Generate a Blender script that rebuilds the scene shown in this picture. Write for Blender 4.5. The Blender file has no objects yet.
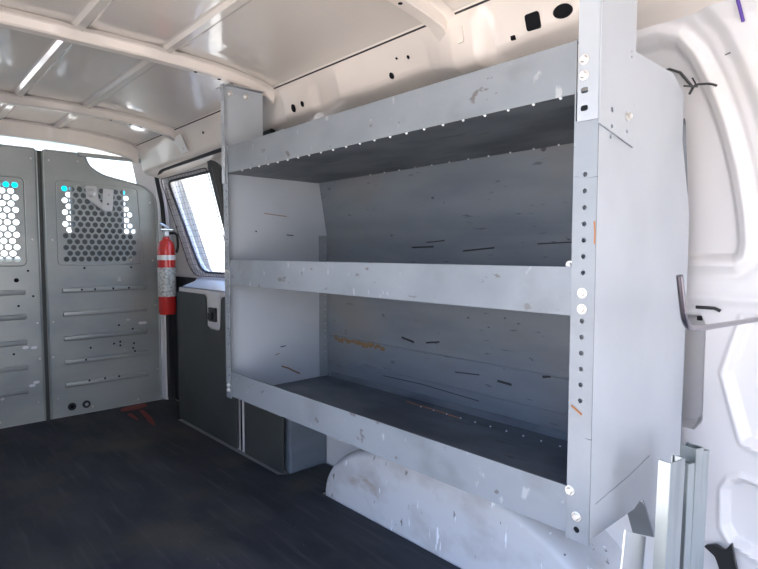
import bpy, bmesh, math, random
import numpy as np
from mathutils import Vector, Matrix
random.seed(4)
C = bpy.context.scene.collection
sc = bpy.context.scene

# ---------------------------------------------------------------- camera
cam_d = bpy.data.cameras.new('camera'); cam = bpy.data.objects.new('camera', cam_d); C.objects.link(cam)
cam_d.sensor_width = 36; cam_d.lens = 545/758*36; cam_d.clip_start = 0.02; cam_d.clip_end = 500
cam.location = (0, 0, 0.95)
cam.rotation_euler = (math.radians(90-3.36), 0, math.radians(-42.54))
sc.camera = cam

# ---------------------------------------------------------------- light
w = bpy.data.worlds.new('world'); sc.world = w; w.use_nodes = True
nt = w.node_tree; bg = nt.nodes['Background']
tc = nt.nodes.new('ShaderNodeTexCoord'); sx = nt.nodes.new('ShaderNodeSeparateXYZ'); cr = nt.nodes.new('ShaderNodeValToRGB')
nt.links.new(tc.outputs['Generated'], sx.inputs[0]); nt.links.new(sx.outputs['Z'], cr.inputs[0]); nt.links.new(cr.outputs[0], bg.inputs[0])
cr.color_ramp.elements[0].position = 0.0; cr.color_ramp.elements[0].color = (0.92, 0.93, 0.97, 1)
cr.color_ramp.elements[1].position = 0.75; cr.color_ramp.elements[1].color = (0.20, 0.40, 0.95, 1)
e = cr.color_ramp.elements.new(0.3); e.color = (0.45, 0.63, 1.0, 1)
bg.inputs[1].default_value = 2.0
sun_d = bpy.data.lights.new('sun', 'SUN'); sun = bpy.data.objects.new('sun', sun_d); C.objects.link(sun)
sun_d.energy = 10.0; sun_d.color = (1.0, 0.95, 0.87); sun_d.angle = 0.009
sd = Vector((-0.04, 0.20, -0.95))           # high, a little from behind and the left
sun.rotation_euler = sd.to_track_quat('-Z', 'Y').to_euler()
sc.view_settings.view_transform = 'Standard'; sc.view_settings.look = 'None'
sc.view_settings.gamma = 1; sc.view_settings.use_curve_mapping = False
sc.view_settings.exposure = 1.36

# ---------------------------------------------------------------- materials
MATS = {}
def mat(name, col, rough=0.5, metal=0.0, coat=0.0, col2=None, nscale=(8, 8, 8), nlo=0.45, nhi=0.62, bump=0.0,
        scr=None, scr_scale=(40, 3, 40), scr_lo=0.66, scr_hi=0.70, spec=0.5, detail=6):
    m = bpy.data.materials.new(name); m.use_nodes = True
    t = m.node_tree; b = t.nodes['Principled BSDF']
    b.inputs['Roughness'].default_value = rough; b.inputs['Metallic'].default_value = metal
    b.inputs['Coat Weight'].default_value = coat; b.inputs['Coat Roughness'].default_value = 0.06
    b.inputs['Specular IOR Level'].default_value = spec
    b.inputs['Base Color'].default_value = (*col, 1)
    src = None
    tcn = t.nodes.new('ShaderNodeTexCoord')
    def noise(scale, lo, hi, seed=0.0):
        mp = t.nodes.new('ShaderNodeMapping'); mp.inputs['Scale'].default_value = scale
        mp.inputs['Location'].default_value = (seed, seed*1.7, seed*.3)
        n = t.nodes.new('ShaderNodeTexNoise'); n.inputs['Scale'].default_value = 1.0; n.inputs['Detail'].default_value = detail
        r = t.nodes.new('ShaderNodeMapRange'); r.inputs[1].default_value = lo; r.inputs[2].default_value = hi
        t.links.new(tcn.outputs['Object'], mp.inputs[0]); t.links.new(mp.outputs[0], n.inputs['Vector']); t.links.new(n.outputs['Fac'], r.inputs[0])
        return r.outputs[0], n.outputs['Fac']
    def mix(fac, a, c):
        x = t.nodes.new('ShaderNodeMix'); x.data_type = 'RGBA'; t.links.new(fac, x.inputs[0])
        if isinstance(a, tuple): x.inputs[6].default_value = (*a, 1)
        else: t.links.new(a, x.inputs[6])
        x.inputs[7].default_value = (*c, 1)
        return x.outputs[2]
    out = col
    if col2: 
        f, raw = noise(nscale, nlo, nhi); out = mix(f, out, col2)
    for i, s in enumerate(scr or []):
        f, _ = noise(s.get('scale', scr_scale), s.get('lo', scr_lo), s.get('hi', scr_hi), 3.1*(i+1)); out = mix(f, out, s['col'])
    if not isinstance(out, tuple): t.links.new(out, b.inputs['Base Color'])
    if bump:
        bn = t.nodes.new('ShaderNodeBump'); bn.inputs['Strength'].default_value = bump; bn.inputs['Distance'].default_value = 0.004
        _, raw = noise((nscale[0]*2, nscale[1]*2, nscale[2]*2), 0, 1, 9.0); t.links.new(raw, bn.inputs['Height']); t.links.new(bn.outputs[0], b.inputs['Normal'])
    MATS[name] = m
    return m
def glassmat(name, tint, gloss=0.08):
    m = bpy.data.materials.new(name); m.use_nodes = True; t = m.node_tree
    for n in list(t.nodes): t.nodes.remove(n)
    o = t.nodes.new('ShaderNodeOutputMaterial'); a = t.nodes.new('ShaderNodeBsdfTransparent'); g = t.nodes.new('ShaderNodeBsdfGlossy'); x = t.nodes.new('ShaderNodeMixShader')
    a.inputs[0].default_value = (*tint, 1); g.inputs['Roughness'].default_value = 0.02; x.inputs[0].default_value = gloss
    t.links.new(a.outputs[0], x.inputs[1]); t.links.new(g.outputs[0], x.inputs[2]); t.links.new(x.outputs[0], o.inputs[0])
    MATS[name] = m; return m

body = mat('van_body_paint', (0.70, 0.68, 0.67), 0.38, coat=0.25, col2=(0.688, 0.660, 0.614), nscale=(5, 5, 5), nlo=0.5, nhi=0.8)
roofm = mat('roof_paint', (0.82, 0.75, 0.67), 0.2, coat=1.0, col2=(0.78, 0.71, 0.63), nscale=(3, 3, 3), nlo=0.5, nhi=0.8)
railm = mat('rail_paint', (0.84, 0.76, 0.68), 0.35, coat=0.35, col2=(0.78, 0.70, 0.63), nscale=(6, 6, 6), nlo=0.5, nhi=0.8)
wellm = mat('scuffed_wheel_arch_paint', (0.590, 0.582, 0.574), 0.5, col2=(0.410, 0.385, 0.361), nscale=(7, 7, 9), nlo=0.48, nhi=0.75,
            scr=[dict(scale=(30, 34, 14), lo=0.67, hi=0.70, col=(0.16, 0.14, 0.13)), dict(scale=(30, 50, 10), lo=0.66, hi=0.7, col=(0.9, 0.9, 0.9)), dict(scale=(5, 5, 11), lo=0.62, hi=0.72, col=(0.36, 0.27, 0.19))])
shelfm = mat('grey_shelf_paint', (0.238, 0.258, 0.271), 0.24, col2=(0.205, 0.221, 0.234), nscale=(4, 4, 9), nlo=0.42, nhi=0.7,
             scr=[dict(scale=(9, 5, 60), lo=0.69, hi=0.72, col=(0.10, 0.11, 0.13))], spec=0.5)
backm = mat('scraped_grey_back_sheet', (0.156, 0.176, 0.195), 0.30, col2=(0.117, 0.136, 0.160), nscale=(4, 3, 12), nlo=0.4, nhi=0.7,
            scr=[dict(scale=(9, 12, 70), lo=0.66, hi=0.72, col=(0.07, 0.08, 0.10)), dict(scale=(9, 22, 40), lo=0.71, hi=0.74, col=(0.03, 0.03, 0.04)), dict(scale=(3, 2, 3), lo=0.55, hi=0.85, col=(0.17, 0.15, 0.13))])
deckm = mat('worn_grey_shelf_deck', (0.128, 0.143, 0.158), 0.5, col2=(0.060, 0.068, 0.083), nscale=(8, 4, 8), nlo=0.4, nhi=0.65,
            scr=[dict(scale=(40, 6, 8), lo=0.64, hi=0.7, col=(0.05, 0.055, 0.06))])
lipm = mat('chipped_grey_shelf_lip', (0.224, 0.244, 0.260), 0.30, col2=(0.184, 0.204, 0.220), nscale=(5, 5, 7), nlo=0.42, nhi=0.7,
           scr=[dict(scale=(25, 22, 34), lo=0.66, hi=0.70, col=(0.13, 0.12, 0.12)), dict(scale=(30, 34, 20), lo=0.66, hi=0.72, col=(0.34, 0.35, 0.36)), dict(scale=(4, 5, 6), lo=0.56, hi=0.75, col=(0.155, 0.165, 0.17))])
endm = mat('light_grey_end_sheet', (0.405, 0.43, 0.455), 0.22, col2=(0.375, 0.40, 0.42), nscale=(5, 5, 4), nlo=0.45, nhi=0.7,
           scr=[dict(scale=(22, 6, 30), lo=0.73, hi=0.76, col=(0.25, 0.25, 0.25))])
partm = mat('grey_partition_steel', (0.40, 0.42, 0.40), 0.34, metal=0.25, col2=(0.31, 0.335, 0.33), nscale=(3, 3, 5), nlo=0.4, nhi=0.7,
            scr=[dict(scale=(9, 9, 16), lo=0.72, hi=0.75, col=(0.62, 0.63, 0.62))])
zinc = mat('zinc_plate', (0.62, 0.63, 0.63), 0.3, metal=0.8)
boltm = mat('bolt_steel', (0.66, 0.64, 0.60), 0.32, metal=0.8)
chan = mat('galvanised_channel', (0.46, 0.50, 0.49), 0.3, metal=0.85, col2=(0.36, 0.39, 0.39), nscale=(20, 20, 4))
rodm = mat('dark_steel_rod', (0.20, 0.18, 0.20), 0.25, metal=0.9)
holem = mat('opening_shade_black', (0.012, 0.012, 0.014), 0.9, spec=0.1)  # near-black stands in for the shade inside openings
rubber = mat('black_rubber', (0.02, 0.02, 0.022), 0.6)
matm = mat('black_rubber_mat', (0.014, 0.017, 0.023), 0.72, col2=(0.040, 0.042, 0.048), nscale=(7, 2.5, 8), nlo=0.40, nhi=0.70, bump=0.35,
           scr=[dict(scale=(40, 3.5, 8), lo=0.54, hi=0.85, col=(0.065, 0.066, 0.07)), dict(scale=(3, 3, 8), lo=0.52, hi=0.75, col=(0.060, 0.055, 0.042)), dict(scale=(110, 60, 9), lo=0.74, hi=0.77, col=(0.25, 0.25, 0.27))])
floorm = mat('van_floor_paint', (0.30, 0.30, 0.30), 0.5)
trimm = mat('dark_grey_hardboard', (0.056, 0.060, 0.056), 0.55, col2=(0.041, 0.045, 0.042), nscale=(4, 4, 4), bump=0.1)
redm = mat('extinguisher_red', (0.62, 0.03, 0.025), 0.25, coat=0.5)
labelm = mat('extinguisher_label', (0.62, 0.62, 0.58), 0.4, col2=(0.30, 0.31, 0.30), nscale=(60, 60, 90), nlo=0.45, nhi=0.62)
whitem = mat('white_band', (0.85, 0.83, 0.80), 0.4)
blackp = mat('black_plastic', (0.015, 0.015, 0.016), 0.35)
seatm = mat('seat_fabric', (0.11, 0.115, 0.11), 0.85)
rust = mat('rust_smear', (0.35, 0.14, 0.05), 0.8)
stain = mat('brown_stain', (0.20, 0.12, 0.055), 0.8)
redmark_m = mat('red_mark', (0.20, 0.025, 0.02), 0.6)
purple = mat('purple_crayon', (0.10, 0.05, 0.30), 0.6)
ground_m = mat('pale_concrete', (0.52, 0.46, 0.39), 0.9, col2=(0.47, 0.42, 0.35), nscale=(1, 1, 1))
pane_m = glassmat('window_glass', (0.93, 0.96, 0.95))
cyan_m = glassmat('tinted_band_glass', (0.05, 0.70, 0.80), 0.04)
chip_dot_m = mat('bare_chip_and_light_dot', (0.8, 0.8, 0.82), 0.4)  # bare spots on the partition, and painted light dots on the trays

# ---------------------------------------------------------------- helpers
def T(o, label=None, cat=None, group=None, kind=None):
    if label: o['label'] = label
    if cat: o['category'] = cat
    if group: o['group'] = group
    if kind: o['kind'] = kind
    return o
def empty(name, loc, label, cat, group=None):
    o = bpy.data.objects.new(name, None); C.objects.link(o); o.location = loc; o.empty_display_size = 0.05
    return T(o, label, cat, group)
def world_off(p):
    v = Vector((0, 0, 0))
    while p is not None: v += p.location; p = p.parent
    return v
def link(name, me, m, parent=None, smooth=False):
    """mesh given in world coordinates; when parented it is moved back by the parents' offset"""
    o = bpy.data.objects.new(name, me); C.objects.link(o)
    if m is not None:
        me.materials.clear(); me.materials.append(m)
    if parent is not None:
        o.parent = parent; o.location = -world_off(parent)
    if smooth:
        me.polygons.foreach_set('use_smooth', [True]*len(me.polygons))
        try: me.set_sharp_from_angle(angle=math.radians(35))
        except Exception: pass
    return o
def obj(name, bm, m, parent=None, smooth=False):
    bmesh.ops.recalc_face_normals(bm, faces=bm.faces)
    me = bpy.data.meshes.new(name); bm.to_mesh(me); bm.free()
    return link(name, me, m, parent, smooth)
def recenter(o):
    """top-level mesh: put the origin at the middle of its base"""
    vs = [v.co for v in o.data.vertices]
    mn = Vector((min(v[i] for v in vs) for i in range(3))); mx = Vector((max(v[i] for v in vs) for i in range(3)))
    c = Vector(((mn.x+mx.x)/2, (mn.y+mx.y)/2, mn.z)); o.data.transform(Matrix.Translation(-c)); o.location += c
    return o
def box(bm, lo, hi, bev=0.0, seg=2):
    r = bmesh.ops.create_cube(bm, size=1.0)
    vs = r['verts']
    for v in vs:
        v.co = Vector([lo[i] + (v.co[i]+0.5)*(hi[i]-lo[i]) for i in range(3)])
    if bev:
        es = list({e for v in vs for e in v.link_edges})
        bmesh.ops.bevel(bm, geom=es, offset=bev, segments=seg, affect='EDGES', profile=0.5)
def bx(lo, hi, bev=0.0, seg=2):
    bm = bmesh.new(); box(bm, lo, hi, bev, seg); return bm
def frame(d):
    d = d.normalized(); a = Vector((0, 0, 1)) if abs(d.z) < 0.9 else Vector((1, 0, 0))
    u = d.cross(a).normalized(); return u, d.cross(u)
def tube(bm, pts, r, n=10, caps=True, closed=False):
    pts = [Vector(p) for p in pts]; rings = []; N = len(pts)
    u = None
    for i, p in enumerate(pts):
        if closed: d = (pts[(i+1) % N]-pts[i-1])
        else: d = pts[min(i+1, N-1)]-pts[max(i-1, 0)]
        d.normalize()
        if u is None: u, v = frame(d)
        else:
            u = (u - d*u.dot(d)).normalized(); v = d.cross(u)
        rr = r[i] if isinstance(r, (list, tuple)) else r
        rings.append([bm.verts.new(p + u*math.cos(2*math.pi*k/n)*rr + v*math.sin(2*math.pi*k/n)*rr) for k in range(n)])
    M = N if closed else N-1
    for i in range(M):
        a, b = rings[i], rings[(i+1) % N]
        for k in range(n): bm.faces.new((a[k], a[(k+1) % n], b[(k+1) % n], b[k]))
    if caps and not closed:
        bm.faces.new(rings[0]); bm.faces.new(rings[-1])
def lathe(bm, prof, c, axis='z', n=28):
    rings = []
    for r, h in prof:
        ring = []
        for k in range(n):
            a = 2*math.pi*k/n; x, y = r*math.cos(a), r*math.sin(a)
            p = (x, y, h) if axis == 'z' else ((h, x, y) if axis == 'x' else (x, h, y))
            ring.append(bm.verts.new(Vector(c)+Vector(p)))
        rings.append(ring)
    for a, b in zip(rings, rings[1:]):
        for k in range(n): bm.faces.new((a[k], a[(k+1) % n], b[(k+1) % n], b[k]))
    bm.faces.new(rings[0]); bm.faces.new(rings[-1])
def arc(pts, rad, n=5, closed=False):
    """round the corners of a polyline"""
    P = [Vector(p) for p in pts]; out = []; N = len(P)
    rng = range(N)
    for i in rng:
        if not closed and i in (0, N-1): out.append(P[i]); continue
        a, b, c = P[i-1], P[i], P[(i+1) % N]
        r = rad[i] if isinstance(rad, (list, tuple)) else rad
        if r <= 0: out.append(b); continue
        d1 = (a-b); d2 = (c-b); l = min(r, d1.length*0.49, d2.length*0.49)
        p1 = b+d1.normalized()*l; p2 = b+d2.normalized()*l
        for k in range(n+1):
            t = k/n; out.append(p1*(1-t)**2 + b*2*t*(1-t) + p2*t*t)
    return out
def circle(u, v, r, n=14, sv=1.0): return [(u+r*math.cos(2*math.pi*k/n), v+r*sv*math.sin(2*math.pi*k/n)) for k in range(n)]
def plate(outline, holes, th, fn):
    """flat sheet with real holes; fn maps (u, v, w) to a point, w in 0..th"""
    cu = bpy.data.curves.new('sheet', 'CURVE'); cu.dimensions = '2D'; cu.fill_mode = 'BOTH'; cu.extrude = 0.5
    for poly in [outline]+list(holes):
        s = cu.splines.new('POLY'); s.points.add(len(poly)-1)
        for i, p in enumerate(poly): s.points[i].co = (p[0], p[1], 0, 1)
        s.use_cyclic_u = True
    o = bpy.data.objects.new('sheet', cu); C.objects.link(o)
    dg = bpy.context.evaluated_depsgraph_get(); dg.update()
    me = bpy.data.meshes.new_from_object(o.evaluated_get(dg))
    bpy.data.objects.remove(o); bpy.data.curves.remove(cu)
    bm = bmesh.new(); bm.from_mesh(me); bpy.data.meshes.remove(me)
    bmesh.ops.remove_doubles(bm, verts=bm.verts, dist=1e-5)
    for v in bm.verts: v.co = Vector(fn(v.co.x, v.co.y, (v.co.z+0.5)*th))
    return bm
def grid(nx, ny, fn):
    me = bpy.data.meshes.new('grid'); vs = [fn(i, j) for j in range(ny) for i in range(nx)]
    fs = [(j*nx+i, j*nx+i+1, (j+1)*nx+i+1, (j+1)*nx+i) for j in range(ny-1) for i in range(nx-1)]
    me.from_pydata(vs, [], fs); me.update(); return me
def prism(bm, prof, lo, hi, axis=1):
    """closed profile extruded along an axis; profile = the two other coordinates in order"""
    def P(p, h):
        q = list(p); q.insert(axis, h); return Vector(q)
    a = [bm.verts.new(P(p, lo)) for p in prof]; b = [bm.verts.new(P(p, hi)) for p in prof]; n = len(prof)
    for k in range(n): bm.faces.new((a[k], a[(k+1) % n], b[(k+1) % n], b[k]))
    bm.faces.new(a); bm.faces.new(list(reversed(b)))
def S(o, kind='structure'): o['kind'] = kind; return o

# ---------------------------------------------------------------- the setting
S(recenter(obj('ground', bx((-60, -60, -0.80), (60, 60, -0.72)), ground_m)))
S(recenter(obj('floor', bx((-0.14, -1.32, -0.06), (1.47, 3.62, 0.0)), floorm)))

def zroof(x): return 1.587 + 0.048*(1-min(abs((x-0.52)/0.635), 1.1)**3.5)
# roof panel with beads pressed into it, running lengthwise
xs = np.unique(np.concatenate([np.linspace(-0.14, 1.155, 60)] + [np.array([c-0.03, c-0.022, c-0.012, c, c+0.012, c+0.022, c+0.03]) for c in (0.18, 0.475, 0.745)]))
ys = np.linspace(-1.32, 3.62, 70)
def bead(x):
    z = 0
    for c in (0.18, 0.475, 0.745):
        d = abs(x-c); z += 0.012*(1 if d < 0.012 else max(0, 1-(d-0.012)/0.012))
    return z
S(link('ceiling', grid(len(xs), len(ys), lambda i, j: (xs[i], ys[j], zroof(xs[i])-bead(xs[i]))), roofm, smooth=False))
prof = [(x, zroof(x)+0.05) for x in np.linspace(-0.20, 1.25, 20)]
bm = bmesh.new(); prism(bm, prof+[(1.25, zroof(1.155)+0.02)]+[(x, zroof(min(x, 1.155))+0.02) for x in np.linspace(1.155, -0.16, 16)], -1.33, 3.63); S(obj('trim_1', bm, body))
# roof bows
def bow(n, y0, drop=0.034, wid=0.05, xa=-0.14, xb=1.17):
    bm = bmesh.new(); X = np.linspace(xa, xb, 40); rows = []
    sec = [(-0.028, 0.0), (-0.004, 0.003), (0.0, 0.007), (0.003, drop-0.005), (0.008, drop), (wid-0.008, drop), (wid-0.003, drop-0.005), (wid, 0.006), (wid+0.004, 0.002), (wid+0.022, 0.0)]
    for x in X:
        # the flange swings round each roof bead
        k = sum(math.exp(-((x-c)/0.03)**2) for c in (0.18, 0.475, 0.745))
        rows.append([bm.verts.new((x, y0+a-(0.012*k if a < 0.002 else 0), zroof(min(x, 1.155))-0.002-d-(0.010*k if d < 0.008 else 0)-(max(0, x-1.155))*1.2)) for a, d in sec])
    for r, s in zip(rows, rows[1:]):
        for k in range(len(sec)-1): bm.faces.new((r[k], r[k+1], s[k+1], s[k]))
    o = S(obj('trim_%d' % n, bm, railm, smooth=True))
    for x in (0.95, 1.0, 0.86): 
        if y0 < 3:
            b2 = bmesh.new(); lathe(b2, [(0.006, 0), (0.006, 0.0015)], (x, y0+wid/2, zroof(x)-drop-0.004), n=12); obj('hole_disc', b2, holem, o)
    return o
bow(15, 0.09); bow(2, 0.985); bow(3, 1.88); bow(4, 2.84); bow(5, 3.40, drop=0.082)
# dark sealer between roof sheet and side rail
bm = bmesh.new(); prism(bm, [(1.147, 1.590), (1.157, 1.594), (1.158, 1.580), (1.152, 1.580)], -1.3, 3.42)
S(obj('trim_6', bm, rubber))

# side rail: a pressed box section whose face and lower fold change along the van
ykey = [-1.32, 0.60, 0.66, 0.79, 0.86, 0.88, 0.90, 0.97, 1.00, 1.06, 1.10, 1.18, 1.35, 1.48, 1.56, 1.62, 1.66, 1.83, 1.86, 1.92, 2.00, 2.26, 3.42]
fold = [1.50, 1.50, 1.49, 1.478, 1.466, 1.452, 1.446, 1.446, 1.458, 1.475, 1.485, 1.486, 1.474, 1.472, 1.470, 1.468, 1.468, 1.468, 1.466, 1.468, 1.468, 1.455, 1.425]
push = [0.035, 0.035, 0.03, 0.022, 0.015, -0.008, -0.022, -0.022, -0.012, 0.010, 0.022, 0.020, 0.004, -0.010, 0.012, 0.016, 0.0, 0.0, 0.014, 0.016, 0.014, 0.012, 0.012]
ysr = np.unique(np.concatenate([np.linspace(-1.32, 3.42, 250), np.linspace(0.8, 2.0, 120)]))
def rail_sec(y):
    f = float(np.interp(y, ykey, fold)); p = float(np.interp(y, ykey, push))
    base = [(1.146, 1.588), (1.156, 1.578), (1.160+p*.3, 1.566), (1.170+p, 1.545), (1.186+p, f+0.02), (1.193+p, f+0.006), (1.204+p, f), (1.222+p, f-0.004), (1.30, f-0.02), (1.40, f-0.03)]
    return base
secs = [rail_sec(y) for y in ysr]
rail = S(link('trim_7', grid(10, len(ysr), lambda i, j: (secs[j][i][0], ysr[j], secs[j][i][1])), railm, smooth=True))
def rail_disc(y, z, ry, rz, square=False, name='hole_disc', m=holem, th=0.002):
    s = rail_sec(y); 
    x = float(np.interp(z, [s[5][1], s[4][1], s[3][1], s[2][1]], [s[5][0], s[4][0], s[3][0], s[2][0]]))
    pts = [(ry*math.cos(a), rz*math.sin(a)) for a in np.linspace(0, 2*math.pi, 20, endpoint=False)] if not square else \
        [tuple(q[:2]) for q in arc([(-ry, -rz, 0), (ry, -rz, 0), (ry, rz, 0), (-ry, rz, 0)], min(ry, rz)*.35, 4, True)]
    sl = (s[3][0]-s[4][0])/(s[3][1]-s[4][1])
    bm = bmesh.new()
    a = [bm.verts.new((x+sl*b-0.0015-th, y+c, z+b)) for c, b in pts]; b_ = [bm.verts.new((x+sl*b+0.004, y+c, z+b)) for c, b in pts]; n = len(pts)
    for k in range(n): bm.faces.new((a[k], a[(k+1) % n], b_[(k+1) % n], b_[k]))
    bm.faces.new(a)
    return obj(name, bm, m, rail)
for q in [(1.768, 1.496, .012, .014), (1.708, 1.500, .008, .010), (1.249, 1.499, .008, .009), (1.171, 1.534, .004, .005), (1.215, 1.54, .003, .003), (0.679, 1.517, .024, .014), (2.55, 1.53, .006, .006)]: rail_disc(*q)  # flat dark discs paint the shade of the rail holes
rail_disc(0.755, 1.515, .019, .018, True); rail_disc(0.812, 1.492, .006, .005, True)
rail_disc(0.938, 1.522, .010, .020, True, 'raised_pad', railm, 0.004)
# coat-hook like white bracket on the rail further forward
bm = plate(arc([(2.73, 1.465, 0), (2.82, 1.465, 0), (2.835, 1.50, 0), (2.89, 1.545, 0), (2.76, 1.555, 0), (2.745, 1.50, 0)], 0.008, 3, True), [circle(2.78, 1.486, .008)], 0.004,
           lambda u, v, q: (1.176-(v-1.5)*0.28+q, u, v))
obj('bracket', bm, whitem, rail)

LEFT_A, LEFT_B = 1.25, -0.35  # ends of the added, unseen daylight opening on the left side
# right wall
ZK = [0, 0.95, 1.10, 1.20, 1.30, 1.38, 1.45, 1.52, 1.575, 1.60]; XK = [1.46, 1.46, 1.452, 1.445, 1.43, 1.405, 1.37, 1.30, 1.20, 1.13]
def wallx(z): return float(np.interp(z, ZK, XK))
def sdf(poly, Y, Z):
    d = np.full(Y.shape, 1e9); inside = np.zeros(Y.shape, bool); n = len(poly)
    for i in range(n):
        ax, ay = poly[i]; bx_, by = poly[(i+1) % n]; ex, ey = bx_-ax, by-ay
        t = np.clip(((Y-ax)*ex+(Z-ay)*ey)/(ex*ex+ey*ey), 0, 1)
        d = np.minimum(d, np.hypot(Y-ax-t*ex, Z-ay-t*ey))
        c = ((ay > Z) != (by > Z)) & (Y < (bx_-ax)*(Z-ay)/(by-ay+1e-12)+ax); inside ^= c
    return np.where(inside, -d, d)
def sst(a, b, x): t = np.clip((x-a)/(b-a), 0, 1); return t*t*(3-2*t)
yw = np.unique(np.concatenate([np.linspace(-1.32, 0.28, 18), np.arange(0.28, 0.60, 0.0028), np.linspace(0.60, 1.95, 14)]))
zw = np.concatenate([np.arange(0, 1.53, 0.006), [1.55, 1.575, 1.60]])
YY, ZZ = np.meshgrid(yw, zw)
win = [(0.95, 1.462), (0.52, 1.462), (0.475, 1.448), (0.445, 1.405), (0.42, 1.34), (0.392, 1.25), (0.366, 1.14), (0.350, 1.04), (0.344, 0.97), (0.350, 0.935), (0.372, 0.917), (0.95, 0.905)]
d1 = sdf(win, YY, ZZ)
h = 0.009*np.exp(-((d1+0.004)/0.010)**2) - 0.016*sst(-0.018, -0.030, d1) - 0.004*np.exp(-((d1-0.022)/0.008)**2) + 0.014*sst(0.045, 0.075, d1)*sst(0.9, 1.2, ZZ)
hexp = [(0.25, 0.82), (0.352, 0.80), (0.388, 0.665), (0.345, 0.512), (0.25, 0.47)]
d2 = sdf(hexp, YY, ZZ); h += -0.022*sst(0.0, -0.016, d2) + 0.004*np.exp(-((d2-0.004)/0.006)**2)
lowp = [(0.25, 0.395), (0.30, 0.417), (0.345, 0.424), (0.368, 0.412), (0.381, 0.386), (0.379, 0.296), (0.362, 0.266), (0.30, 0.244), (0.25, 0.225)]
d3 = sdf(lowp, YY, ZZ); h += -0.022*sst(0.0, -0.014, d3) + 0.004*np.exp(-((d3-0.004)/0.006)**2)
grv = [(0.428, 0.775), (0.428, 0.545), (0.448, 0.515), (0.56, 0.515), (0.56, 0.80), (0.44, 0.80)]
d4 = sdf(grv, YY, ZZ); h += -0.050*sst(0.0, -0.012, d4)
h += 0.006*np.exp(-((ZZ-0.842)/0.012)**2)
wall_r = S(link('wall_right', grid(len(yw), len(zw), lambda i, j: (wallx(zw[j])-h[j, i], yw[i], zw[j])), body, smooth=True))
def on_wall(name, pts, m, r, parent=wall_r):
    bm = bmesh.new(); tube(bm, [(wallx(z)+dx, y, z) for y, z, dx in pts], r, 8); return obj(name, bm, m, parent, True)
on_wall('crayon_mark', [(0.353, 1.475, -.018), (0.349, 1.435, -.018)], purple, 0.0035)
on_wall('slot', [(0.45, 0.818, -.004), (0.41, 0.818, -.004), (0.398, 0.812, -.002)], rubber, 0.004)
obj('hole_disc', bx((wallx(.79)-.004, 0.437, 0.786), (wallx(.79)+.004, 0.447, 0.796)), holem, wall_r)
on_wall('scratch', [(0.378, 1.385, -.016), (0.388, 1.383, -.016)], seatm, 0.0015)
# seal strip along the inner edge of the pressed window shape
on_wall('seal', [(y, z, 0.008) for y, z in [(0.56, 1.385), (0.51, 1.387), (0.488, 1.375), (0.462, 1.335)]], trimm, 0.003)
# outer skin; unseen left wall has an opening added to let daylight in
sk = [(wallx(z)+0.06, z) for z in (-0.06, 0.5, 0.95, 1.2, 1.38, 1.52, 1.60)]+[(1.15, 1.655), (1.15, 1.64)]+[(wallx(z)+0.053, z) for z in (1.59, 1.52, 1.38, 1.2, 0.95, 0.5, -0.06)]
bm = bmesh.new(); prism(bm, sk, -1.33, 2.15); S(obj('trim_8', bm, body))
lw = [(-0.14, 0), (-0.14, 0.95), (-0.125, 1.25), (-0.09, 1.42), (-0.02, 1.55), (0.02, 1.60), (-0.05, 1.66), (-0.20, 1.60), (-0.22, 0)]
bm = bmesh.new(); prism(bm, lw, LEFT_A, 3.62); S(obj('wall_left', bm, body))
bm = bmesh.new(); prism(bm, lw, -1.33, LEFT_B); S(obj('wall_left', bm, body))
bm = bmesh.new(); prism(bm, [(-.10, 1.50), (-0.02, 1.55), (0.02, 1.60), (-0.05, 1.66), (-0.20, 1.60), (-0.20, 1.50)], LEFT_B, LEFT_A); S(obj('trim_14', bm, body))
S(obj('wall_rear', plate([(-.22, -.06), (1.52, -.06), (1.52, 1.60), (1.15, 1.66), (-.05, 1.66), (-.22, 1.60)], [[(-.06, 0.01), (1.40, 0.01), (1.38, 0.9), (1.26, 1.48), (0.06, 1.48), (-.04, 0.9)]], .03, lambda u, v, q: (u, -1.33-q, v)), body))  # out of view; its wide opening is added to brighten the inside

# wheel arch
def wheel_arch():
    cy, a, b, x0, x1 = 1.125, 0.572, 0.285, 1.25, 1.462; n = 48
    rows = []
    rr = 0.06
    for k in range(7):
        t = math.pi/2*k/6; rows.append((x0+rr*(1-math.sin(t)), rr*0.55*(1-math.cos(t))))
    rows = rows[::-1]; rows.reverse()
    rows = [(x0+rr*(1-math.cos(t)), rr*0.55*(1-math.sin(t))) for t in [math.pi/2*k/6 for k in range(7)]]+[(x1, 0)]
    bm = bmesh.new(); R = []
    for x, ins in rows:
        R.append([bm.verts.new((x, cy+(a-ins)*math.copysign(abs(math.cos(u))**0.92, math.cos(u)), 0.001+(b-ins)*math.sin(u)**0.92 if math.sin(u) > 1e-6 else 0.001)) for u in np.linspace(0, math.pi, n)])
    for r, s in zip(R, R[1:]):
        for k in range(n-1): bm.faces.new((r[k], r[k+1], s[k+1], s[k]))
    bm.faces.new(R[0]); return obj('wheel_arch', bm, wellm, smooth=True)
S(wheel_arch())
# body pillar in front of the wheel arch, seen below the shelves; its darker grey also stands in for shade there
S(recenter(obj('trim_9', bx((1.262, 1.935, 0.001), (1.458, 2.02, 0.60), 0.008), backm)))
S(recenter(obj('trim_10', bx((1.38, 1.70, 0.20), (1.458, 1.93, 0.235), 0.006), wellm)))

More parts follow.
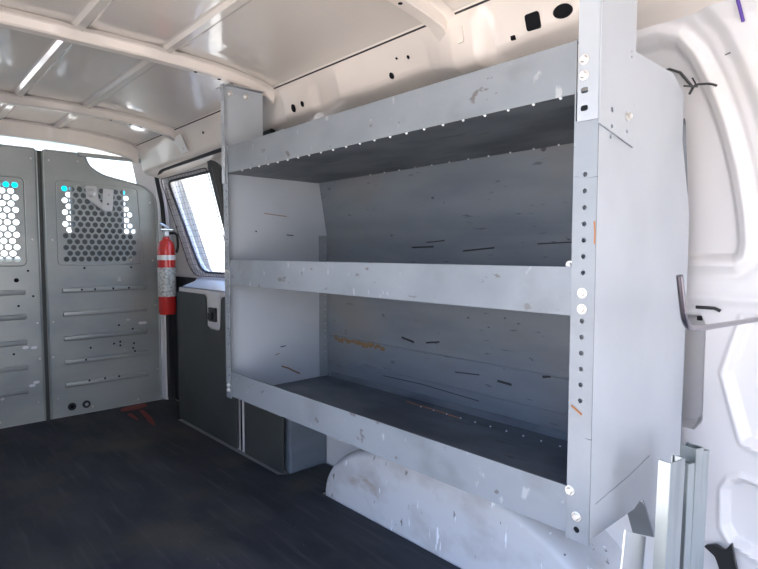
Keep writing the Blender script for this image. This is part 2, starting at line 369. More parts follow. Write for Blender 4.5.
# floor mat
mo = [(-.13, -1.2), (1.245, -1.2), (1.245, 1.70), (1.44, 1.72), (1.44, 1.925), (1.255, 1.93), (1.215, 1.96), (1.21, 3.025), (1.365, 3.035), (1.365, 3.44), (1.30, 3.485), (-.13, 3.485)]
fm = recenter(obj('floor_mat', plate(mo, [], 0.007, lambda u, v, q: (u, v, 0.0005+q)), matm))
T(fm, 'black rubber mat covering the cargo floor, dusty and scuffed', 'mat')
for pts in ([(1.10, 3.47), (1.195, 3.475), (1.19, 3.40), (1.12, 3.36), (1.02, 3.37), (1.04, 3.44)], [(1.11, 3.34), (1.135, 3.33), (1.12, 3.16), (1.09, 3.02), (1.075, 2.96), (1.07, 3.05), (1.095, 3.2)], [(1.03, 3.30), (1.06, 3.31), (1.05, 3.16), (1.035, 3.14)]):
    obj('red_streak', plate([(p.x, p.y) for p in arc([(a, b, 0) for a, b in pts], .03, 3, True)], [], .0006, lambda u, v, q: (u, v, .0077+q)), redmark_m, fm)  # flat red streaks on the mat near the partition

# ---------------------------------------------------------------- side cargo doors (right side, ahead of the shelves)
door = S(bpy.data.objects.new('door_1', None)); C.objects.link(door); door.location = (1.24, 2.7, 0)
DZ = [0.0, 0.745, 0.76, 0.80, 0.825, 1.40, 1.43, 1.47]; DX = [1.235, 1.235, 1.25, 1.36, 1.40, 1.33, 1.30, 1.23]
def dxf(z): return float(np.interp(z, DZ, DX))
wc = [(3.07, 0.835, 0), (2.60, 0.835, 0), (2.76, 1.385, 0), (3.37, 1.385, 0)]
whole = [(p.x, p.y) for p in arc(wc, [0.09, 0.05, 0.05, 0.05], 6, True)]
def dx2(y, z):
    k = min(1, max(0, (y-3.0)/.12)); d = dxf(z); return d*(1-k)+max(d, 1.385 if z < .83 else d)*k
outl = [(3.44, 0.76), (3.44, 0.80), (3.44, 0.9), (3.44, 1.0), (3.44, 1.2), (3.44, 1.47), (1.95, 1.47), (1.95, 1.2), (1.95, 0.9), (1.95, 0.80), (1.95, 0.76)]
bm = plate(outl, [whole], 0.03, lambda u, v, q: (u, v, q))
for zc in (0.80, 0.825, 1.40, 1.43): bmesh.ops.bisect_plane(bm, geom=bm.verts[:]+bm.edges[:]+bm.faces[:], plane_co=(0, zc, 0), plane_no=(0, 1, 0))
for yc in (3.0, 3.04, 3.08, 3.12): bmesh.ops.bisect_plane(bm, geom=bm.verts[:]+bm.edges[:]+bm.faces[:], plane_co=(yc, 0, 0), plane_no=(1, 0, 0))
for v in bm.verts: v.co = Vector((dx2(v.co.x, v.co.y)+v.co.z, v.co.x, v.co.y))
obj('door_shell', bm, body, door)
bm = bmesh.new(); box(bm, (1.245, 2.33, 0.002), (1.30, 3.03, 0.755)); box(bm, (1.265, 2.025, 0.002), (1.30, 2.27, 0.755)); box(bm, (1.24, 2.275, 0.002), (1.30, 2.325, 0.78), 0.006)
box(bm, (1.30, 2.03, -0.04), (1.42, 3.03, 0.77))
obj('door_inner', bm, body, door)
obj('sill_board', bx((1.375, 3.03, 0.008), (1.395, 3.44, 0.80), .003), rubber, door)
obj('door_gap', bx((1.236, 2.31, 0.01), (1.242, 2.319, 0.76)), holem, door)
# rounded press line round the window opening
bm = bmesh.new(); loop = arc([(3.13, 0.822, 0), (2.50, 0.822, 0), (2.68, 1.415, 0), (3.42, 1.415, 0)], [0.12, .05, .06, .06], 6, True)
tube(bm, [(dxf(max(p.y, .826))+.004, p.x, p.y) for p in loop], 0.012, 8, closed=True); obj('press_line', bm, body, door, True)
bm = bmesh.new(); tube(bm, [(dxf(p[1])-.001, p[0], p[1]) for p in whole], 0.007, 8, closed=True); obj('window_seal', bm, rubber, door, True)
bm = bmesh.new(); tube(bm, arc([(1.345, 3.455, 0.02), (1.345, 3.455, 0.76), (1.35, 3.455, 0.83), (1.325, 3.455, 1.25), (1.285, 3.44, 1.425), (1.235, 3.2, 1.432), (1.235, 2.0, 1.456)], .04, 4), 0.013, 8); obj('door_seal', bm, rubber, door, True)
# dark rear post of the window, with two pale screws
bm = bmesh.new()
vs = [(dxf(z)-.012, y, z) for y, z in [(2.595, 0.84), (2.64, 0.84), (2.79, 1.40), (2.70, 1.44), (2.66, 1.40)]]
a = [bm.verts.new(v) for v in vs]; b = [bm.verts.new((v[0]+.015, v[1], v[2])) for v in vs]
for k in range(5): bm.faces.new((a[k], a[(k+1) % 5], b[(k+1) % 5], b[k]))
bm.faces.new(a); bm.faces.new(b); obj('door_post', bm, trimm, door)
wn = S(obj('window_1', plate(whole, [], 0.004, lambda u, v, q: (dxf(v)+.018+q, u, v)), pane_m))
# outer shell at the doors
bm = plate([(2.10, -.04), (3.62, -.04), (3.62, 1.60), (2.10, 1.60)], [[(p.x, p.y) for p in arc([(3.16, 0.80, 0), (2.50, 0.80, 0), (2.68, 1.42, 0), (3.46, 1.42, 0)], .04, 4, True)]], 0.01, lambda u, v, q: (wallx(max(v, 0))+.055+q, u, v))
S(obj('trim_11', bm, body))
# hinge pillar between the door and the partition
S(recenter(obj('trim_16', bx((1.338, 3.447, 0.001), (1.47, 3.463, 0.80), .003), rubber)))
S(recenter(obj('trim_12', bx((1.325, 3.465, 0.001), (1.47, 3.62, 1.47), 0.01), body)))
# trim boards
def board(name, y0, y1, notch, label):
    pts = [(y0, 0.012, 0), (y1, 0.012, 0), (y1, 0.735, 0)]
    if notch: pts += [(2.66, 0.735, 0), (2.64, 0.56, 0), (2.50, 0.56, 0), (2.48, 0.735, 0)]
    pts += [(y0, 0.735, 0)]
    o = recenter(obj(name, plate([(p.x, p.y) for p in arc(pts, [.01, .01, .03]+([.03]*4 if notch else [])+[.02], 4, True)], [], 0.006, lambda u, v, q: (1.236+q-.008, u, v)), trimm))
    return T(o, label, 'trim panel', 'hardboard door trim panels')
t1 = board('door_trim_panel', 2.335, 3.02, True, 'large dark grey trim panel on side door, with a cut-out for the latch')
t2 = board('door_trim_panel', 1.94, 2.268, False, 'narrow dark grey trim panel below the shelf, behind the pale door strip')
obj('latch_recess', bx((1.228, 2.505, 0.572), (1.236, 2.635, 0.75), .002), body, door)
lt = empty('door_latch', (1.23, 2.55, 0.60), 'black door latch in the pale recess of the side door', 'latch')
obj('latch_body', bx((1.212, 2.525, 0.605), (1.2285, 2.595, 0.675), .004), blackp, lt)
obj('lever', bx((1.200, 2.54, 0.615), (1.212, 2.575, 0.65), .003), rubber, lt)

# wire guard over the door window
g = empty('window_guard', (1.36, 2.95, 0.80), 'welded wire mesh guard over the bright side door window', 'window guard')
def gp(u, v): return (min(dxf(max(v, .83)), 1.40)-.030, u, v)
gl = [(3.14, 0.815), (2.62, 0.815), (2.77, 1.40), (3.41, 1.40)]
bm = bmesh.new(); tube(bm, [gp(p.x, p.y) for p in arc([(a, b, 0) for a, b in gl], [.10, .03, .03, .03], 5, True)], 0.003, 6, closed=True); obj('guard_frame', bm, rodm, g, True)
bm = bmesh.new()
for k in range(1, 18):
    z = 0.815+k*0.0325; t = (z-.815)/.585
    tube(bm, [gp(3.14+.27*t, z), gp(2.62+.15*t, z)], 0.0008, 5)
for k in range(1, 16):
    t = k/16
    tube(bm, [gp(3.14-.52*t, .815), gp(3.41-.64*t, 1.40)], 0.0008, 5)
T(obj('wire_grid', bm, rodm, g), 'thin steel wire grid')
for z, y in ((0.90, 3.19), (1.10, 3.28), (1.27, 3.35)):
    bm = bmesh.new(); tube(bm, [(gp(0, z)[0], y, z), (dxf(z)+.002, y+.05, z+.01)], .003, 6); obj('guard_clip', bm, rodm, g)

# ---------------------------------------------------------------- partition
pt = empty('bulkhead_partition', (0.67, 3.49, 0), 'grey steel partition across the van with two perforated windows and pressed ribs', 'partition')
MX = 0.672
def part_panel(mirror):
    mx = (lambda x: 2*MX-x) if mirror else (lambda x: x)
    out = arc([(0.688, 0.004, 0), (1.305, 0.004, 0), (1.305, 1.19, 0), (1.295, 1.30, 0), (1.235, 1.355, 0), (0.985, 1.405, 0), (0.915, 1.455, 0), (0.90, 1.515, 0), (0.688, 1.515, 0)],
              [.01, .03, .05, .04, .05, .07, .04, .03, .02], 5, True)
    holes = []
    rows = 13; dz = 0.0333
    for r in range(rows):
        z = 0.912+r*dz
        xr = 1.175-max(0, (z-1.02))*0.20
        x = 0.790+(r % 2)*0.0195-(0.0195 if r in () else 0)
        while x < xr: holes.append(circle(x, z, 0.0150, 14)); x += 0.039
    holes = [[(mx(a), b) for a, b in h_] for h_ in holes]
    outl = [(mx(p.x), p.y) for p in out]
    if mirror: outl = outl
    bm = plate(outl, holes, 0.004, lambda u, v, q: (u, 3.492+q, v))
    o = obj('partition_panel', bm, partm, pt)
    def P(x, z, dy=0): return (mx(x), 3.492+dy, z)
    # raised border of the perforated field
    bm = bmesh.new(); b = arc([(0.748, 0.878, 0), (1.212, 0.878, 0), (1.188, 1.345, 0), (0.748, 1.355, 0)], .03, 5, True)
    tube(bm, [P(p.x, p.y, .001) for p in b], 0.0045, 6, closed=True); obj('window_border', bm, partm, o, True)
    # edge roll
    bm = bmesh.new(); tube(bm, [P(p.x, p.y, .001) for p in out], 0.007, 6, closed=True); obj('edge_roll', bm, partm, o, True)
    # pressed ribs
    for z in ((0.735, 0.600, 0.459, 0.322, 0.190)):
        bm = bmesh.new(); box(bm, (0.760, 3.478, z-.014), (1.228, 3.4915, z+.014), 0.0062, 3)
        if mirror:
            for v in bm.verts: v.co.x = mx(v.co.x)
        obj('rib', bm, partm, o, True)
    for x, z in [(0.715, 1.46), (0.86, 1.47), (1.26, 1.26), (1.28, 0.62), (1.285, 0.21), (1.27, 0.90), (0.72, 1.02), (0.71, 0.56), (0.705, 0.36), (0.72, 0.12), (1.16, 0.035), (0.90, 0.04)]:
        bm = bmesh.new(); lathe(bm, [(0.0065, -.004), (0.005, -.0065)], P(x, z, 0), 'y', 8)
        obj('rivet_or_light_dot', bm, boltm, o)
    return o
pr_ = part_panel(False); pl_ = part_panel(True)
obj('seam_strip', bx((0.658, 3.497, 0.004), (0.686, 3.503, 1.51)), trimm, pt)
for x in (0.792, 0.868):
    bm = bmesh.new(); lathe(bm, [(0.022, -.001), (0.022, -.006), (0.012, -.007), (0.012, -.003)], (x, 3.492, 0.060), 'y', 18); gr_ = obj('grommet', bm, rubber, pr_)
    bm = bmesh.new(); lathe(bm, [(0.010, -.0075), (0.009, -.008)], (x, 3.492, 0.060), 'y', 12); obj('grommet_plug', bm, holem if x < .8 else partm, gr_)
for x, z in [(1.06, .51), (1.14, .48), (1.03, .40), (1.065, .408), (1.145, .39), (1.065, .385), (1.14, .36), (0.90, .39), (1.15, .34), (0.93, .735), (0.86, .735), (1.03, .735), (1.12, .735), (0.88, .86), (1.14, .86), (0.87, .325), (0.97, .2), (1.05, .2), (0.885, .2)]:
    bm = bmesh.new(); lathe(bm, [(0.006, -.0005), (0.006, -.0012)], (x, 3.492 if z not in (.735, .2, .325) else 3.479, z), 'y', 10); obj('hole_disc', bm, holem, pr_)
for x, z, r in [(0.545, .80, .012), (0.62, .71, .006), (0.60, .85, .006), (0.55, .66, .006), (0.52, .40, .006)]:
    bm = bmesh.new(); lathe(bm, [(r, -.0005), (r, -.0012)], (x, 3.492, z), 'y', 10); obj('hole_disc', bm, holem, pl_)
for x, z in [(0.575, 0.43), (0.615, 0.425), (0.60, 0.215), (0.62, 0.23), (1.19, .512), (1.21, .512)]:
    bm = bmesh.new(); lathe(bm, [(0.009, -.0005), (0.009, -.0012)], (x, 3.492, z), 'y', 10, )
    for v in bm.verts: v.co.x = x+(v.co.x-x)*1.8
    obj('bare_spot', bm, chip_dot_m, pr_ if x > 1 else pl_)
# latch mechanism over the holes
bm = plate([(p.x, p.y) for p in arc([(0.895, 1.335, 0), (0.955, 1.335, 0), (0.965, 1.26, 0), (1.02, 1.195, 0), (0.985, 1.195, 0), (0.90, 1.265, 0)], .01, 3, True)], [circle(0.925, 1.30, .014)], .004, lambda u, v, q: (u, 3.478+q, v))
la = obj('latch_plate', bm, zinc, pt)
bm = bmesh.new(); lathe(bm, [(0.022, 0), (0.024, -.006), (0.012, -.012)], (0.925, 3.478, 1.295), 'y', 16); obj('latch_wheel', bm, zinc, la)
obj('latch_cover', plate([(p.x, p.y) for p in arc([(0.988, 1.325, 0), (1.045, 1.32, 0), (1.035, 1.195, 0), (0.978, 1.20, 0)], .006, 3, True)], [circle(1.012, 1.235, .007, 10), circle(1.018, 1.29, .005, 10)], .004, lambda u, v, q: (u, 3.468+q, v)), zinc, pt)
bm = bmesh.new(); tube(bm, [(0.895, 3.48, 1.32), (0.86, 3.475, 1.335), (0.845, 3.475, 1.33)], .004, 6); tube(bm, [(0.925, 3.474, 1.24), (1.0, 3.472, 1.19)], .005, 6); obj('latch_rod', bm, zinc, pt, True)
# cross bar above the dip of the partition
obj('cross_bar', bx((0.86, 3.470, 1.498), (1.325, 3.488, 1.522), .003), partm, pt)

# ---------------------------------------------------------------- fire extinguisher
fe = empty('fire_extinguisher', (1.283, 3.30, 0.57), 'red fire extinguisher with white label hanging on the pillar beside the partition', 'fire extinguisher')
cx, cy_ = 1.283, 3.30
bm = bmesh.new(); lathe(bm, [(0.030, 0.572), (0.046, 0.576), (0.051, 0.59), (0.051, 0.96), (0.048, 0.99), (0.038, 1.015), (0.020, 1.03), (0.018, 1.045)], (cx, cy_, 0), n=36); bo = obj('cylinder', bm, redm, fe, True)
bm = bmesh.new(); lathe(bm, [(0.0514, 0.685), (0.0516, 0.69), (0.0516, 0.855), (0.0514, 0.86)], (cx, cy_, 0), n=36); obj('label_wrap', bm, labelm, bo, True)
bm = bmesh.new(); lathe(bm, [(0.0520, 0.905), (0.0525, 0.907), (0.0525, 0.932), (0.0520, 0.934)], (cx, cy_, 0), n=36); obj('strap_band', bm, whitem, fe, True)
bm = bmesh.new(); lathe(bm, [(0.016, 1.045), (0.018, 1.05), (0.018, 1.075), (0.010, 1.085), (0.010, 1.10)], (cx, cy_, 0), n=20); obj('valve', bm, zinc, fe, True)
obj('carry_handle', bx((cx-.040, cy_-.03, 1.082), (cx+.035, cy_-.005, 1.092), .003), zinc, fe)
bm = bmesh.new(); tube(bm, [(cx+.01, cy_-.015, 1.098), (cx-.03, cy_-.02, 1.118), (cx-.042, cy_-.022, 1.122)], .007, 8); obj('squeeze_lever', bm, zinc, fe, True)
bm = bmesh.new(); tube(bm, arc([(cx+.015, cy_, 1.065), (cx+.055, cy_-.03, 1.07), (cx+.060, cy_-.035, 0.99), (cx+.045, cy_-.045, 0.95)], .03, 5), .008, 8); obj('hose', bm, blackp, fe, True)
bm = bmesh.new(); lathe(bm, [(0.013, 0), (0.013, -.012)], (cx-.005, cy_-.018, 1.062), 'y', 16); obj('gauge', bm, whitem, fe)
obj('wall_bracket', bx((cx+.02, cy_+.045, 0.62), (1.376, cy_+.06, 0.80), .002), blackp, fe)

# ---------------------------------------------------------------- shelf unit
XF, XB = 0.936, 1.395; Y0, Y1 = 0.452, 1.853
sh = empty('shelf_unit', (1.16, 1.16, 0.42), 'large grey steel three-tier shelf unit bolted along the right wall', 'shelf')
# back sheet follows the lean of the van wall
bprof = [(1.398, 0.425), (1.400, 0.9), (1.400, 1.00), (1.397, 1.03), (1.358, 1.245), (1.352, 1.252)]
bm = bmesh.new()
pr2 = bprof + [(x+.002, z) for x, z in reversed(bprof)]
prism(bm, pr2, Y0+.002, Y1-.002); bk = obj('back_panel', bm, backm, sh)
for z in (0.60, 0.50):
    bm = bmesh.new(); prism(bm, [(1.3985, z-.004), (1.396, z), (1.3985, z+.004)], Y0+.01, Y1-.01); obj('crease', bm, backm, bk)
# brown smear on the lower back sheet
bm = bmesh.new()
for k in range(26):
    y = 1.50+k*0.0115+random.uniform(-.004, .004); z = 0.590+random.uniform(-.007, .007); r = random.uniform(.006, .012)
    lathe(bm, [(r, 0), (r*.7, -.0006)], (1.3975, y, z), 'x', 8)
for v in bm.verts: v.co.y = v.co.y
obj('stain', bm, stain, bk)
# trays
def tray(zd, zl, xb, name='shelf_tray'):
    pf = [(XF, zl), (XF, zd), (xb, zd), (xb, zd+.025), (xb-.002, zd+.025), (xb-.002, zd+.002), (XF+.002, zd+.002), (XF+.002, zl)]
    pf[0:1] = [(XF+.008, zl-.004), (XF+.008, zl), (XF, zl)]; pf[-1] = (XF+.002, zl-.002)
    bm = bmesh.new(); prism(bm, pf, Y0+.044, Y1-.035); d = obj(name, bm, deckm, sh)
    # the same sheet goes on between the flanges of the posts
    bm = bmesh.new(); box(bm, (XF+.004, Y0+.003, zd), (xb, Y0+.044, zd+.002)); obj('tray_end', bm, deckm, d)
    obj('tray_end', bx((XF+.004, Y1-.035, zd), (xb, Y1-.003, zd+.002)), deckm, d)
    bm = bmesh.new(); prism(bm, [(XF-.0005, zd-.001), (XF+.0025, zd-.001), (XF+.0025, zl+.0005), (XF-.0005, zl+.0005)], Y0+.0435, Y1-.0345); obj('front_lip', bm, lipm, d)
    return d
tt = tray(1.236, 1.328, 1.350); tm = tray(0.835, 0.923, 1.396); tl = tray(0.424, 0.512, 1.396)
rv = None
def light_dots(parent, pts, r=0.0032, m=chip_dot_m):  # bright beads stand in for light coming through tiny deck holes
    proto = None
    for p in pts:
        if proto is None:
            bm = bmesh.new(); bmesh.ops.create_uvsphere(bm, u_segments=8, v_segments=6, radius=r)
            me = bpy.data.meshes.new('rivet_or_light_dot'); bm.to_mesh(me); bm.free(); me.materials.append(m)
            proto = bpy.data.objects.new('rivet_or_light_dot', me); o = proto
        else: o = proto.copy()
        C.objects.link(o); o.parent = parent; o.location = Vector(p)-world_off(parent)
light_dots(tt, [(0.940, 0.528+.057*k, 1.2345) for k in range(22)])
light_dots(tt, [(1.338, 0.53+.075*k, 1.2345) for k in range(14)], 0.0028)
light_dots(tl, [(1.338, 0.62+.057*k, 0.4265) for k in range(12)], 0.0026)
# end sheets
def end_panel(y, near):
    if near:
        pts = [(XF, 0.425), (1.13, 0.421), (1.158, 0.430), (1.178, 0.425), (1.197, 0.40), (1.245, 0.318), (1.36, 0.318), (1.388, 0.335), (1.388, 0.50), (1.396, 0.9), (1.396, 1.04), (1.337, 1.20), (1.337, 1.305), (1.27, 1.333), (1.085, 1.332), (XF, 1.332)]
    else:
        pts = [(XF, 0.425), (1.40, 0.425), (1.402, 1.02), (1.36, 1.245), (1.337, 1.31), (XF, 1.332)]
    bm = plate(pts, [], .003, lambda u, v, q: (u, y+q, v))
    return obj('end_panel', bm, endm, sh)
ep = end_panel(Y0, True); ef = end_panel(Y1-.003, False)
# curled edge in the cut-out of the near end sheet
bm = bmesh.new(); cu = arc([(1.12, 0, 0.4215), (1.165, 0, 0.4295), (1.197, 0, 0.402), (1.245, 0, 0.318)], .02, 4)
a = [bm.verts.new((p.x, Y0+.002, p.z)) for p in cu]; b = [bm.verts.new((p.x+.006, Y0+.05, p.z-.01)) for p in cu]
for k in range(len(cu)-1): bm.faces.new((a[k], a[k+1], b[k+1], b[k]))
obj('edge_curl', bm, shelfm, ep)
# seam crossing the near end sheet
bm = bmesh.new(); tube(bm, [(0.955, Y0-.0005, 0.487), (1.10, Y0-.0005, 0.50), (1.20, Y0-.0005, .515)], 0.0006, 5); obj('scratch', bm, shelfm, ep)
# post flanges with their rows of holes
def flange(ya, yb, z0, z1, holes, m=shelfm, name='post', x=XF, th=.003):
    o = obj(name, plate([(ya, z0), (yb, z0), (yb, z1), (ya, z1)], holes, th, lambda u, v, q: (x-q, u, v)), m, sh); return o
NH = [circle(Y0+.022, z, .0045, 10) for z in np.arange(0.680, 1.10, 0.0292) if not (0.845 < z < 0.885)]
nslots = [[(p.x, p.y) for p in arc([(Y0+.018, z-.005, 0), (Y0+.032, z-.005, 0), (Y0+.032, z+.005, 0), (Y0+.018, z+.005, 0)], .004, 3, True)] for z in (1.236, 1.205)]
po = flange(Y0, Y0+.042, 0.415, 1.185, NH+[circle(Y0+.024, 0.437, .006, 10)])
pof = flange(Y1-.034, Y1, 0.415, 1.335, [circle(Y1-.022, z, .0045, 10) for z in np.arange(0.50, 1.32, 0.0292)])
# inner leg of the front post, a narrow return seen beside the trays
obj('post_return', bx((XF-.003, Y0+.042, 0.415), (XF-.0005, Y0+.0445, 1.33)), shelfm, po)
# upper extension strap at the near end: side leg plus flange, up to the roof
st = obj('upper_strap', plate([(Y0-.0005, 1.183), (Y0+.038, 1.183), (Y0+.038, 1.56), (Y0-.0005, 1.56)], nslots, .003, lambda u, v, q: (XF-.003-q, u, v)), endm, sh)
obj('strap_side', plate([(XF-.006, 1.175), (1.07, 1.150), (1.07, 1.565), (XF-.006, 1.565)],
    [circle(.977, 1.205, .005, 10), circle(.978, 1.176, .004, 8), circle(1.041, 1.176, .004, 8), circle(.98, 1.158, .003, 8), circle(1.053, 1.325, .003, 8), circle(1.053, 1.315, .003, 8)], .003, lambda u, v, q: (u, Y0-.001-q, v)), endm, st)
# far hanger strap
sf = obj('upper_strap', plate([(XF-.003, 1.20), (1.10, 1.20), (1.10, 1.552), (XF-.003, 1.552)], [circle(0.965, 1.525, .008, 10), circle(1.03, 1.53, .007, 10)], .003, lambda u, v, q: (u, Y1+.001+q, v)), endm, sh)
obj('strap_flange', plate([(Y1-.018, 1.20), (Y1+.004, 1.20), (Y1+.004, 1.552), (Y1-.018, 1.552)], [circle(Y1-.007, z, .0035, 8) for z in np.arange(1.25, 1.56, .04)], .003, lambda u, v, q: (XF-.003-q, u, v)), endm, sf)
obj('mounting_tab', bx((0.95, 1.84, 1.555), (1.10, 1.93, 1.5585), .001), zinc, sf)
# inner rear angles
obj('rear_post', plate([(1.355, 0.43), (1.397, 0.43), (1.397, 1.02), (1.355, 1.02)], [circle(1.385, z, .0035, 8) for z in np.arange(0.50, 1.01, 0.03)], .002, lambda u, v, q: (u, Y1-.006-q, v)), shelfm, sh)
def hexbolt(p, axis='x', r=.0068, parent=sh):
    bm = bmesh.new(); lathe(bm, [(r*1.35, 0.002), (r*1.35, -.0015)], p, axis, 16); lathe(bm, [(r, -.0015), (r, -.006), (r*.8, -.0075)], p, axis, 6); return obj('bolt', bm, boltm, parent)
for y, z in [(Y0+.022, 0.877), (Y0+.022, 0.848), (Y0+.024, 0.463), (Y0+.038, 0.508), (Y1-.02, .88), (Y1-.02, .463), (Y1-.02, .445)]:
    hexbolt((XF-.0035, y, z))
for y, z in [(Y0+.026, 1.289), (Y0+.026, 1.262)]: hexbolt((XF-.0065, y, z))
hexbolt((XF+.04, Y0+.07, 0.925), 'x')
hexbolt((1.039, Y0-.005, 1.203), 'y', .006)
for x in (0.965, 1.03): hexbolt((x, Y1+.0, 1.527), 'y', .008)
# bits of rust on the near post and sheet
bm = bmesh.new(); tube(bm, [(XF-.0035, Y0+.038, 0.668), (XF-.0035, Y0+.018, 0.655)], .0022, 5); obj('rust_mark', bm, rust, po)
bm = bmesh.new(); tube(bm, [(XF-.0035, Y0+.003, 1.005), (XF-.0035, Y0+.001, 0.985), (XF-.003, Y0+.002, .965)], .0014, 5); obj('rust_mark', bm, rust, po)

# scrapes on the far end sheet and the back sheets
def scrape(parent, fn, pts, r, m, name='scrape'):
    bm = bmesh.new(); tube(bm, [fn(*p) for p in pts], r, 6); return obj(name, bm, m, parent)
fe_ = lambda x, z: (x, Y1-.0032, z)
dk = rubber
for pts, r_, m_ in [([(1.17, .497), (1.20, .485), (1.235, .465), (1.255, .455)], .0035, stain), ([(1.165, .575), (1.19, .577)], .002, dk), ([(1.14, .545), (1.16, .55)], .0015, stain), ([(1.20, 1.02), (1.23, 1.018)], .0022, dk), ([(1.06, 1.03), (1.065, 1.03)], .003, dk), ([(1.10, 1.10), (1.15, 1.096), (1.20, 1.093)], .0016, stain)]:
    scrape(ef, fe_, pts, r_, m_)
bk_ = lambda y, z: (1.3992, y, z)
for pts, r_, m_ in [([(1.34, .63), (1.40, .64)], .004, dk), ([(1.22, .645), (1.28, .635)], .003, dk), ([(0.93, .55), (0.98, .553)], .004, dk), ([(0.80, .598), (0.825, .592)], .004, dk), ([(1.05, .56), (1.15, .553)], .002, dk), ([(1.05, .475), (1.30, .485), (1.50, .482)], .0018, dk), ([(1.25, .97), (1.35, .968)], .003, dk), ([(1.0, .965), (1.12, .955)], .0025, dk), ([(1.20, .99), (1.28, .985)], .002, dk), ([(0.7, .98), (0.85, .975)], .0016, dk)]:
    scrape(bk, bk_, pts, r_, m_)
scrape(tl, lambda y, x: (x, y, 0.4268), [(1.08, 1.335), (1.20, 1.345), (1.33, 1.35)], .0016, rust)
# ---------------------------------------------------------------- loose metalwork by the near end
def channel(x, y, ztop, wdt, dep, label, lean=0.0, rot=0.0):
    """C-section strip with rolled edges, standing on the mat"""
    t = .0025; pf = [(0, 0), (0, -dep*.0), (0, dep), (.008, dep), (.008, dep-t), (t, dep-t), (t, t), (wdt-t, t), (wdt-t, dep-t), (wdt-.008, dep-t), (wdt-.008, dep), (wdt, dep), (wdt, 0)]
    pf = [p for i, p in enumerate(pf) if i != 1]
    bm = bmesh.new(); prism(bm, pf, 0, ztop-.009, axis=2)
    bmesh.ops.bevel(bm, geom=[e for e in bm.edges if abs(e.verts[0].co.z-e.verts[1].co.z) > .1], offset=.0008, segments=2, affect='EDGES')
    o = obj('metal_channel', bm, chan); o.location = (x, y, .009); o.rotation_euler = (0, lean, rot)
    return T(o, label, 'metal channel', 'galvanised channels leaning by the shelf')
channel(1.000, 0.352, 0.575, 0.055, 0.022, 'widest galvanised channel in the bundle, its flat web beside the shelf end', lean=0.045, rot=-.12)
channel(1.096, 0.349, 0.552, 0.020, 0.034, 'narrow galvanised channel just right of the widest one', lean=0.02, rot=-.3)
channel(1.130, 0.350, 0.572, 0.024, 0.034, 'bright galvanised channel in the middle of the bundle, top edge highest', lean=0.03, rot=-.3)
channel(1.172, 0.352, 0.556, 0.028, 0.034, 'rightmost galvanised channel of the bundle, nearest the wall', lean=0.02, rot=-.3)
bm = bmesh.new(); prism(bm, [(-.03, 0), (.045, 0), (.075, .425), (0.0, .455)], 0, .003, axis=1)
o = obj('sheet_metal_strip', bm, zinc); o.location = (0.915, 0.395, 0.0095); o.rotation_euler = (0, 0.07, -.1)
T(o, 'short flat galvanised strip leaning under the near shelf end', 'metal strip')
# bent rod reaching out from the wall
bm = bmesh.new(); tube(bm, arc([(0.893, 0.30, 0.915), (0.923, 0.30, 0.835), (0.975, 0.30, 0.826), (1.452, 0.31, 0.803)], [0, .05, .03, 0], 8), 0.0050, 12)
o = recenter(obj('bent_rod', bm, rodm, None, True)); T(o, 'thin dark steel rod with a bent-up end, sticking out from the right wall', 'rod')
# dark bracket on the foot of the wall
bm = plate([(p.x, p.y) for p in arc([(0.41, 0.245, 0), (0.385, 0.258, 0), (0.366, 0.250, 0), (0.352, 0.275, 0), (0.345, 0.235, 0), (0.335, 0.20, 0), (0.37, 0.19, 0), (0.385, 0.23, 0)], .006, 3, True)], [], .012, lambda u, v, q: (1.435+q, u, v))
T(recenter(obj('wall_clip', bm, blackp)), 'torn black plastic clip low on the right wall, right of the galvanised channels', 'clip')
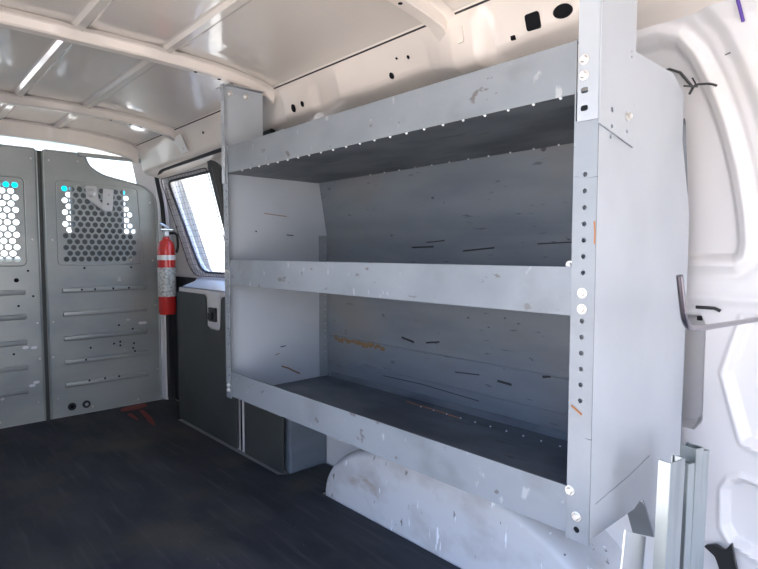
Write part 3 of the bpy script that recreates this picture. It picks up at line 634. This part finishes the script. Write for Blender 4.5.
# cable tie at the top rear corner of the shelf
bm = bmesh.new(); tube(bm, arc([(1.335, 0.440, 1.300), (1.350, 0.435, 1.322), (1.385, 0.415, 1.327), (1.405, 0.408, 1.325)], .01, 3), .0028, 6); tube(bm, [(1.34, .437, 1.335), (1.357, .432, 1.318), (1.30, .44, 1.31)], .002, 6)
T(recenter(obj('cable_tie', bm, blackp)), 'black cable tie at the top rear corner of the shelf end panel', 'cable tie')

# ---------------------------------------------------------------- cab seen through the holes
S(recenter(obj('floor_cab', bx((-0.16, 3.63, -0.10), (1.50, 5.0, -0.02)), trimm)))
S(recenter(obj('ceiling_cab', bx((-0.16, 3.63, 1.62), (1.50, 4.08, 1.66)), railm)))
def side_door(x, nm):
    S(obj(nm, plate([(3.63, -0.02), (4.95, -0.02), (4.95, 0.96), (4.62, 1.0), (4.12, 1.62), (3.63, 1.62)], [[(3.72, 1.0), (4.42, 1.0), (4.02, 1.52), (3.72, 1.52)]], .05, lambda u, v, q: (x+q, u, v)), railm))
side_door(1.45, 'door_2'); side_door(-0.21, 'door_3')
def ws(u, v, q=0): return (u, 4.70-(v-0.95)*0.92+q, v)
zt0, zt1 = 1.370, 1.414
S(obj('window_2', plate([(-.15, .96), (1.45, .96), (1.45, 1.62), (-.15, 1.62)], [[(-.14, zt0), (1.44, zt0), (1.44, zt1), (-.14, zt1)]], .004, ws), pane_m))
S(obj('window_3', plate([(-.139, zt0+.001), (1.439, zt0+.001), (1.439, zt1-.001), (-.139, zt1-.001)], [], .004, ws), cyan_m))
ds = S(obj('trim_13', bx((-0.15, 4.30, 0.40), (1.44, 4.95, 0.91), .03), trimm))
se = empty('passenger_seat', (1.03, 3.86, 0), 'grey fabric passenger seat seen through the holes of the partition', 'seat')
bm = bmesh.new(); prism(bm, [(p.x, p.y) for p in arc([(0.76, .42, 0), (1.34, .42, 0), (1.34, 1.07, 0), (0.76, 1.07, 0)], .03, 4, True)], 3.78, 3.92); obj('backrest', bm, seatm, se)
obj('headrest', bx((0.905, 3.80, 1.065), (1.215, 3.90, 1.43), .03, 3), seatm, se)
obj('seat_cushion', bx((0.80, 3.90, 0.34), (1.27, 4.28, 0.50), .04, 3), seatm, se)
obj('seat_base', bx((0.86, 3.85, -0.019), (1.20, 4.20, 0.345), .01), blackp, se)
